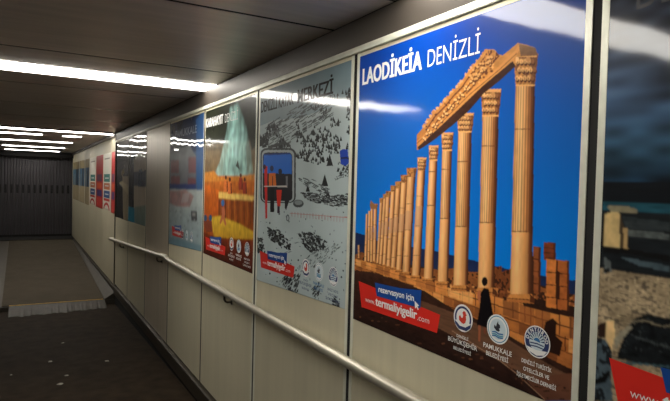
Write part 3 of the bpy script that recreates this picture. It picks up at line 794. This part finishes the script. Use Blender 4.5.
# chair lift cabin with skiers
def rr(u0, v0, u1, v1, r, rgb, **k):
    P_ = []
    for (cu, cv, a0) in ((u1 - r, v0 + r, -90), (u1 - r, v1 - r, 0), (u0 + r, v1 - r, 90), (u0 + r, v0 + r, 180)):
        for i in range(5): a = math.radians(a0 + i * 22.5); P_.append((cu + r * math.cos(a), cv + r * math.sin(a)))
    pr.poly(P_, rgb, **k)
pr.poly([(273, 120), (274, 120), (286, 150), (284.6, 150)], (96, 104, 106)); pr.poly([(268, 146), (285, 141), (291, 145), (291, 148), (285, 144), (269, 149)], (70, 74, 74))
rr(260.6, 148, 296, 203, 6, (66, 72, 72)); rr(262, 150, 294.4, 202, 5, (176, 186, 186)); rr(263, 152.5, 292.6, 201, 4, (34, 36, 40))
pr.poly([(264, 154), (290, 152.5), (292, 156), (292, 174), (263.2, 173)], (30, 112, 214)); pr.poly([(264, 154), (290, 152.5), (291, 154), (264.5, 155.6)], (18, 60, 140))
for k in (268, 276, 284): pr.rect(k, 152, k + .6, 154.5, (20, 40, 90))
pr.poly([(264.4, 166), (267.6, 166), (267.4, 218), (265.6, 219)], (216, 50, 46)); pr.ell(264.8, 167, 1.4, 2.6, (60, 30, 60))
pr.poly([(269, 173), (275.6, 173), (276.6, 187), (269, 187)], (232, 120, 44)); pr.ell(272, 168.4, 1.9, 3, (40, 50, 90)); pr.rect(270.4, 187, 274.4, 212, (22, 20, 24)); pr.rect(272.4, 176, 273.2, 187, (60, 40, 30))
pr.ell(280.4, 171.5, 1.9, 3, (30, 30, 44)); pr.poly([(277.4, 175), (283.6, 175), (284, 190), (277, 190)], (40, 36, 44)); pr.poly([(276.6, 190), (282, 190), (280.6, 206), (277.4, 206)], (226, 58, 40))
pr.poly([(284, 174), (290.6, 176), (291, 196), (286.4, 210), (285, 208), (284.8, 196)], (38, 38, 44)); pr.poly([(286, 176), (288, 176), (288, 188), (286, 188)], (116, 116, 120))
pr.rect(264, 185.8, 287, 187, (214, 206, 200)); pr.rect(277.5, 206, 280, 213, (60, 40, 60)); pr.ell(288, 218, 1.6, 3.4, (60, 66, 70)); pr.ell(288, 218, 1, 2.4, (170, 180, 182))
pr.ell(298.6, 203.6, 5.4, 4, (74, 80, 82)); pr.ell(298.6, 202.6, 4, 2.4, (140, 150, 150))
pr.poly([(340, 151), (343, 149), (348, 149.6), (349, 163), (346, 166), (341, 164)], (22, 66, 176)); pr.poly([(341, 157), (348.6, 157), (348.6, 159), (341, 159)], (14, 30, 90))
pr.build(M['ink'], Cp)
text('title', 'DENİZLİ KAYAK', (2.889, H + .390), (2.470, H + .390), .058, MATT, Cp, X1, .01, .0014)
text('title', 'MERKEZİ', (2.425, H + .390), (2.076, H + .390), .060, MATT, Cp, X1, .014, .0026)
banner_at(Cp, *w(260, 250.6), .93)
emblem_row(Cp, (w(306.2, 267.4)[0], w(319.2, 271)[0], w(333.6, 275)[0]), X1, (NAVY, SKYBLUE, NAVY))

# ------------------------------------------------------------------ POSTER: orange terraces and hot spring
B, pr = poster('orange and dark poster of a steaming waterfall above rust coloured rock terraces', 2.965, 3.955, H + .505, H - .517, H - .517, .0038, (32, 36, 24))
pr.C *= (1 + .8 * (vnoise(pr.Y, pr.Z, .07, .05, 13) - .5))[..., None]
pr.poly([(203, 145), (226, 143), (256, 140), (256, 180), (203, 180)], (120, 104, 78), (140, 110, 70), tex=.3, sy=.08, sz=.05, alpha=.85)
pr.poly([(203, 146), (222, 146), (222, 150), (203, 151)], (60, 58, 48), alpha=.6)
for (pts, a) in (([(230, 108), (238, 103), (246, 125), (251, 150), (254, 180), (212, 180), (220, 162), (227, 130)], .45), ([(231, 108), (238, 106), (246, 135), (248, 178), (220, 178), (228, 150), (231, 125)], .5), ([(233, 116), (238, 112), (243, 150), (244, 176), (229, 176), (233, 140)], .5)):
    pr.poly(pts, (170, 222, 212), tex=.8, sy=.035, sz=.10, seed=5, alpha=a)
pr.blur(8)
pr.poly([(246, 112), (256, 104), (256, 146), (252, 150), (248, 130)], (40, 44, 30), tex=.6, sy=.03, sz=.03, alpha=.9)
pr.poly([(203, 176), (256, 176), (256, 240), (203, 236)], (206, 112, 34), (176, 82, 24), tex=.4, sy=.07, sz=.05, seed=21)
pr.poly([(203, 173), (214, 171), (220, 178), (256, 174), (256, 180), (203, 182)], (220, 140, 50), tex=.3)
pr.poly([(212, 191), (256, 196), (256, 201), (226, 199), (212, 197)], (250, 204, 104), tex=.15)
pr.poly([(217, 198), (226, 199), (256, 201), (256, 232), (240, 226), (219, 219)], (158, 78, 26), tex=.35, sy=.03, sz=.2, seed=4)
for i in range(12):
    u = 219 + i * 3.1; pr.poly([(u, 200), (u + 1, 200), (u + .9, 225), (u, 223)], random.choice([(104, 46, 18), (200, 116, 44), (84, 36, 16)]), alpha=.8)
pr.poly([(204, 184), (219, 190), (218, 216), (204, 217)], (214, 108, 30), (190, 88, 24), tex=.3, sy=.08, sz=.08)
pr.poly([(211, 217), (220, 216), (240, 224), (256, 233), (256, 239), (236, 239), (214, 237)], (226, 186, 56), (204, 150, 40), tex=.18, sy=.06, sz=.03)
pr.poly([(204, 232), (214, 237), (236, 239), (256, 240), (256, 276), (203, 253)], (140, 56, 26), (70, 26, 16), tex=.4, sy=.05, sz=.05, seed=33)
pr.blur(5); pr.C *= (.8 + .4 * vnoise(pr.Y, pr.Z, .02, .03, 77))[..., None]
for (u, v) in ((226, 184), (230, 186), (241, 182), (245, 186)):
    cc = (236, 126, 56) if u < 235 else (168, 58, 34)
    pr.poly([(u - 1.6, v - 4), (u + 1.4, v - 4), (u + 2.2, v + 3), (u + 2, v + 8), (u - 2, v + 8), (u - 2.2, v + 2)], cc, tex=.3); pr.ell(u, v - 6.5, 1.1, 2.2, (96, 44, 26))
    pr.poly([(u + .8, v - 3), (u + 1.6, v - 3), (u + 2.2, v + 7), (u + 1, v + 8)], (110, 46, 22))
pr.ell(223, 203, 1.7, 3.4, (60, 110, 170)); pr.poly([(221.8, 207), (224.4, 207), (225.4, 214), (224.6, 217), (226.6, 224), (225.2, 226), (223.2, 219), (221, 224), (219.6, 223), (222, 215)], (196, 110, 74))
pr.ell(205.6, 218, 1.5, 3.4, (40, 84, 130)); pr.ell(210.6, 218, 1.5, 3.4, (40, 84, 130)); pr.poly([(204, 221), (212, 221), (212.6, 232), (206, 232)], (136, 66, 44), tex=.4)
pr.poly([(236, 166), (238, 160), (240, 170)], (60, 70, 60)); 
pr.blur(1)
pr.build(M['ink'], B)
text('title', 'KARAHAYIT', (3.942, H + .388), (3.56, H + .388), .060, WHITE, B, X1, .014, .0022)
text('title', 'DENİZLİ', (3.52, H + .388), (3.27, H + .388), .056, WHITE, B, X1, -.004)
banner_at(B, *w(205.6, 236.5), .93)
emblem_row(B, (w(231.8, 244.7)[0], w(239, 246.5)[0], w(247.3, 249)[0]), X1, (WHITE, WHITE, WHITE))

# ------------------------------------------------------------------ POSTER: white terraces, blue
A, pr = poster('washed-out blue poster between the bare steel panel and the orange one', 4.005, 5.04, H + .505, H - .511, H - .562, .005, (70, 92, 120))
pr.poly([(168, 118), (204, 105), (204, 150), (168, 156)], (26, 38, 66), (44, 60, 90), tex=.15, sy=.2, sz=.1)
pr.poly([(169, 150), (190, 146), (196, 156), (196, 184), (169, 184)], (120, 126, 128), (104, 108, 114), tex=.25, sy=.1, sz=.06)
pr.poly([(169, 140), (184, 142), (196, 140), (184, 147), (169, 150)], (36, 44, 52), tex=.3, alpha=.8)
for (a, b_, c, d) in ((171, 160, 179, 173), (188.6, 157, 196, 173), (171, 176, 180, 184), (188, 178, 196, 184)):
    pr.rect(a, b_, c, d, (128, 46, 48), tex=.35, sy=.05, sz=.03, alpha=.65)
pr.poly([(196, 120), (204, 110), (204, 190), (197, 190)], (44, 92, 148), tex=.2, alpha=.8)
pr.poly([(169, 184), (196, 184), (196, 189.5), (169, 188)], (40, 60, 116), tex=.2)
pr.poly([(169, 189), (203, 190), (203, 262), (169, 246)], (176, 184, 180), (140, 162, 168), tex=.2, sy=.1, sz=.04, seed=6)
pr.poly([(170, 191), (186, 190), (194, 196), (190, 207), (176, 206), (170, 203)], (158, 76, 72), tex=.6, sy=.06, sz=.04, alpha=.6)
pr.poly([(183, 194), (190, 192), (188, 202), (181, 203)], (180, 170, 168), alpha=.7)
pr.poly([(191, 211), (197, 211), (197.4, 221), (191.6, 221)], (58, 60, 64), tex=.3); pr.rect(192.4, 213, 195.6, 216, (150, 150, 146))
pr.poly([(169, 236), (203, 246), (203, 254), (169, 245)], (104, 142, 158), alpha=.7)
for i in range(40): pr.ell(random.uniform(170, 202), random.uniform(206, 240), .8, .7, random.choice([(98, 104, 108), (180, 186, 186)]), n=6, alpha=.7)
pr.blur(6)
pr.build(M['inkfar'], A)
text('title', 'PAMUKKALE', (4.86, H + .372), (4.19, H + .372), .058, flat('faded_white_ink', (130, 140, 155)), A, X1, .01)
banner_at(A, *w(172, 225.6), .85)
emblem_row(A, (4.56, 4.42, 4.28), X1, (WHITE, WHITE, WHITE), z=H - .43, caps=False)

# ------------------------------------------------------------------ POSTERS: two dark ones on the narrow panels before the joint
F1, pr = poster('dark brown poster beside the tunnel joint, with a tan strip along its right', 7.25, 8.285, H + .515, H - .513, H - .522, .008, (24, 23, 20))
pr.poly([(122.5, 176), (129, 176), (129, 225), (123.4, 222)], (168, 152, 122), tex=.2, sy=.1, sz=.1)
pr.poly([(119, 183), (122, 186), (129, 196), (129, 186), (122, 181)], (200, 184, 146), tex=.2)
pr.poly([(121, 172), (125, 166), (126, 171), (122, 177)], (128, 112, 70)); pr.poly([(123, 150), (129, 146), (129, 170), (124, 172)], (100, 94, 80), tex=.4, sy=.1, sz=.1)
pr.blur(3)
pr.build(M['inkfar'], F1)
F2, pr = poster('dark poster left of the bare steel panel, turquoise block at its lower left', 6.14, 7.22, H + .515, H - .491, H - .510, .008, (226, 210, 184))
pr.poly([(128, 130), (134, 128), (134, 208), (128, 206)], (16, 18, 18)); pr.poly([(128, 206), (134.4, 208), (134.6, 226), (128, 223)], (0, 150, 180))
pr.poly([(134, 128), (147, 120), (147, 150), (139, 152), (134, 160)], (92, 88, 78), tex=.3, sy=.1, sz=.1)
pr.poly([(134, 172), (147, 170), (147, 187), (134, 186)], (84, 94, 112), tex=.35, sy=.1, sz=.05); pr.poly([(139, 170), (142, 169), (142, 186), (139, 186)], (40, 74, 110))
pr.poly([(134.4, 207), (147, 205), (147, 232), (134.6, 226)], (164, 180, 162), (140, 168, 160), tex=.15, sy=.1, sz=.1)
pr.blur(2)
pr.build(M['inkfar'], F2)

# ------------------------------------------------------------------ POSTER at the right edge: stormy lake shore
E_, pr = poster('stormy dark teal poster of a rocky shore at the right edge', -.207, .802, H + .505, H - .527, H - .527, .0028, (26, 44, 60))
n1 = vnoise(pr.Y, pr.Z, .16, .05, 2) * .6 + vnoise(pr.Y, pr.Z, .06, .022, 3) * .4
zt_ = np.clip((pr.Z - (H - .05)) / .5, 0, 1)[..., None]
pr.C = np.array(lin((14, 50, 74))) * (1 - zt_) + np.array(lin((50, 56, 72))) * zt_
pr.C *= (.1 + 4.6 * n1 ** 2.2)[..., None]
z1 = w(640, 150)[1]; band = np.exp(-((pr.Z - z1) / .05) ** 2) * n1; pr.C += band[..., None] * np.array([.02, .06, .085])
def zz(v): return w(640, v)[1]
def wr_(ya, yb, za, zb, rgb, **k): pr.poly([(ya, za), (yb, za), (yb, zb), (ya, zb)], rgb, wall=True, **k)
wr_(-.21, .81, zz(206), zz(182), (7, 12, 17), tex=.5, sy=.1, sz=.01)
wr_(-.21, .81, zz(214), zz(203), (24, 66, 78), tex=.5, sy=.06, sz=.008)
wr_(-.21, .81, zz(276), zz(212), (20, 24, 27), tex=.6, sy=.06, sz=.012)
wr_(-.21, .81, H - .53, zz(274), (150, 132, 104), tex=.7, sy=.012, sz=.006, seed=6, dark=(88, 78, 64), thr=.64)
mm = pr.mask([(-.21, H - .53), (.81, H - .53), (.81, zz(274)), (-.21, zz(274))], True)
pr.C[mm] *= (.55 + .9 * vnoise(pr.Y[mm], pr.Z[mm], .09, .03, 41))[:, None]
pr.poly([(606, 206), (626, 206), (637, 209), (637, 213), (612, 212)], (120, 112, 88), tex=.3)
pr.poly([(605, 214), (614, 211.5), (620, 213), (620, 248), (604, 246)], (186, 160, 108), tex=.25, sy=.01, sz=.015); pr.poly([(620, 213), (624, 226), (624, 248), (620, 248)], (60, 48, 34))
pr.poly([(623.6, 228), (627.6, 227), (628, 249), (624, 248)], (160, 132, 88), tex=.25)
pr.poly([(622, 216), (670, 222), (670, 232), (626, 228)], (40, 46, 48), tex=.5, sy=.02, sz=.006); pr.poly([(628, 229), (670, 234), (670, 240), (628, 236)], (76, 82, 80), tex=.6, sy=.008, sz=.006)
pr.poly([(604, 248), (630, 249), (670, 256), (670, 262), (630, 254), (604, 253)], (12, 12, 12)); pr.poly([(618, 256), (670, 266), (670, 272), (640, 266)], (62, 76, 82), tex=.3)
pr.poly([(604, 256), (611, 262), (612, 272), (604, 274)], (88, 94, 94), tex=.5, sy=.01, sz=.01, dark=(20, 22, 22), thr=.6)
pr.poly([(634, 319), (646, 314), (668, 318), (700, 326), (700, 395), (670, 372), (640, 363), (617, 358), (622, 342)], (18, 21, 23), tex=.8, sy=.012, sz=.008)
random.seed(9)
for i in range(150):
    u = random.uniform(607, 672); v = random.uniform(278, 352)
    pr.poly([(u, v), (u + random.uniform(1, 4), v + random.uniform(-1, 1)), (u + random.uniform(1, 3), v + random.uniform(.8, 2)), (u, v + 1)], random.choice([(196, 176, 138), (92, 82, 66), (170, 150, 118), (70, 64, 54)]) if v < 316 + max(0, 634 - u) * .3 else random.choice([(40, 46, 48), (64, 70, 70), (26, 30, 32)]), alpha=.7)
for k in range(12):
    u = 626 + k * 4; v = 322 - 3 * math.sin(k * .5) ; pr.poly([(u, v), (u + 4, v + 1), (u + 5, v + 3), (u + 1, v + 2)], (150, 138, 112), alpha=.6)
for k in range(14):
    u = 634 + 3 * k; pr.poly([(u, 336 + k * .8), (u + 4, 337 + k), (u + 3, 339 + k)], (84, 92, 92), alpha=.5)
pr.poly([(598, 324), (607, 322), (607, 338), (598, 336)], (40, 26, 20)); pr.poly([(606, 321), (615, 320), (615, 336), (612, 350), (606, 338)], (206, 174, 122), tex=.2)
pr.poly([(596, 336), (606, 340), (612, 350), (611, 372), (613, 401), (590, 401)], (70, 84, 92), tex=.5, sy=.012, sz=.02, dark=(20, 24, 28), thr=.55)
pr.poly([(592, 381), (602, 376), (609, 370), (611, 374), (606, 382), (594, 385)], (8, 8, 8))
pr.poly([(615, 338), (628, 326), (634, 326), (622, 340), (616, 350)], (128, 122, 104), tex=.4, sy=.01, sz=.01)
pr.poly([(622, 361), (670, 366), (670, 368), (622, 363)], (60, 84, 90))
pr.blur(1); pr.C *= 1.45
pr.build(M['ink'], E_)
yt = w(637, 3)[0]
text('title', 'DENİZLİ', (yt, H + .395), (yt - .28, H + .395), .056, DARK, E_, X1, .01)
banner_at(E_, *w(609.6, 357.6), 1.0)
emblem_row(E_, (.19, .05, -.09), X1, (WHITE, WHITE, WHITE))

# ------------------------------------------------------------------ far section: printed columns on the cream panels
def farcol(label, ua, ub, zt, zb, base, group=None):
    ya, yb = w(ub, 190)[0], w(ua, 190)[0]
    P = empty('poster', (XW, (ya + yb) / 2, H + zb), label=label, cat='poster', group='narrow printed panels of the far tunnel')
    pr = Print(ya + .01, yb - .01, H + zt, H + zb, H + zb, .012, base)
    return P, pr, ya, yb
for (ua, ub, lab) in ((73, 79, 'first'), (79.4, 84.4, 'second'), (85, 89.2, 'third')):
    lb = {'first': 'faded landscape strip on the cream panel nearest the ribbed end wall', 'second': 'middle one of three faded landscape strips on the far cream panels',
          'third': 'faded landscape strip directly left of the first white column with coloured squares'}[lab]
    P, pr, ya, yb = farcol(lb, ua, ub, .40, -.52, (168, 156, 128))
    def wq(za, zb, rgb, fa=0, fb=1, **k): y_a = yb + (ya - yb) * fa; y_b = yb + (ya - yb) * fb; pr.poly([(y_a, H + za), (y_b, H + za), (y_b, H + zb), (y_a, H + zb)], rgb, wall=True, **k)
    wq(.41, .22, (150, 134, 96), tex=.2, sy=.3, sz=.1); wq(.22, -.16, (66, 104, 132), tex=.35, sy=.2, sz=.1); wq(.22, -.16, (34, 48, 62), .5, .8, tex=.4, sy=.1, sz=.1)
    wq(.1, -.16, (128, 140, 140), .2, .4, alpha=.7); wq(-.16, -.53, (164, 148, 116), tex=.12, sy=.3, sz=.1)
    pr.build(M['inkmatt'], P)
for (ua, ub, lb) in ((89.9, 95.6, 'white printed column with coloured squares, left of the tall red one'), (103.3, 110.6, 'wider white printed column with coloured squares, between the two red ones')):
    P, pr, ya, yb = farcol(lb, ua, ub, .40, -.47, (214, 208, 194))
    pr.build(M['inkmatt'], P)
    def rc(nm, za, zb, m_, fa=.2, fb=.8, lift=.0003):
        y_a = yb + (ya - yb) * fa; y_b = yb + (ya - yb) * fb
        return sheet(nm, [(y_a, H + za), (y_b, H + za), (y_b, H + zb), (y_a, H + zb)], m_, P, print_x - lift, True)
    rc('coloured_square', .08, -.04, flat('teal_square', (40, 130, 120)), .1, .9); rc('coloured_square', -.06, -.16, flat('orange_square', (214, 116, 60)), .1, .9)
    rc('coloured_square', -.18, -.29, flat('blue_square', (30, 84, 150)), .1, .9); rc('coloured_square', .33, .31, flat('grey_line', (150, 140, 130)), .15, .85)
    for z_ in (.02, -.10, -.23): rc('white_line', z_ + .006, z_ - .012, WHITE, .25, .75, .0006)
    yc = (ya + yb) / 2; ry = (yb - ya) * .42
    rc('coloured_square', -.30, -.34, RED, .1, .9)
    ring = [(yc + ry * math.cos(math.pi * i / 12), H - .47 + .11 * math.sin(math.pi * i / 12)) for i in range(13)]
    ring += [(yc + ry * .7 * math.cos(math.pi * i / 12), H - .47 + .07 * math.sin(math.pi * i / 12)) for i in reversed(range(13))]
    sheet('red_arch', ring, RED, P, print_x - .0003, True)
for (ua, ub, lb) in ((96, 103, 'tall red printed column between the two white ones'), (111.2, 115.0, 'narrow red printed column right at the tunnel joint')):
    P, pr, ya, yb = farcol(lb, ua, ub, .40, -.49, (176, 46, 42))
    def wq(za, zb, rgb, fa=.15, fb=.85, **k): y_a = yb + (ya - yb) * fa; y_b = yb + (ya - yb) * fb; pr.poly([(y_a, H + za), (y_b, H + za), (y_b, H + zb), (y_a, H + zb)], rgb, wall=True, **k)
    wq(.08, -.04, (104, 62, 84)); wq(-.06, -.16, (206, 84, 44)); wq(-.18, -.29, (74, 58, 110)); wq(-.32, -.48, (190, 62, 54))
    pr.build(M['inkmatt'], P)

# ------------------------------------------------------------------ gum spots on the near floor
def on_floor(u, v):
    r = R @ np.array([u - 335., -(v - 200.5), -F])
    z = -1.66
    for _ in range(6):
        t = z / r[2]; y = r[1] * t; z = fz(y) - H
    return r[0] * t, y, fz(y)
random.seed(21)
for i, (u, v, rad, lb) in enumerate(((63, 343, .016, 'pale trodden gum spot farthest up the dark floor'), (50, 361.5, .022, 'pale gum spot on dark floor, left of the middle'), (107, 361, .022, 'pale gum spot on dark floor nearest the right wall'),
                        (66.5, 375.5, .017, 'pale gum spot just above the nearest one'), (60, 384, .024, 'large pale gum spot nearest the viewer'), (11, 375, .012, 'tiny pale gum spot at the left edge of the floor'))):
    x, y, z = on_floor(u, v)
    g = MB(); n = 11
    g.v = [(x, y, z + .005)]; rr_ = [rad * random.uniform(.6, 1.2) for _ in range(n)]
    for lv, (sc_, hz) in enumerate(((.7, .004), (1, .0003))):
        for k in range(n):
            a = 2 * math.pi * k / n; g.v.append((x + math.cos(a) * rr_[k] * sc_, y + math.sin(a) * rr_[k] * sc_ * .9, z + hz))
    for k in range(n):
        j = (k + 1) % n; g.f += [(0, 1 + k, 1 + j), (1 + k, 1 + n + k, 1 + n + j, 1 + j)]; g.m += [0, 0]
    tag(g.build('gum_spot', M['gum'], smooth=True), lb, 'gum spot', 'trodden gum spots')
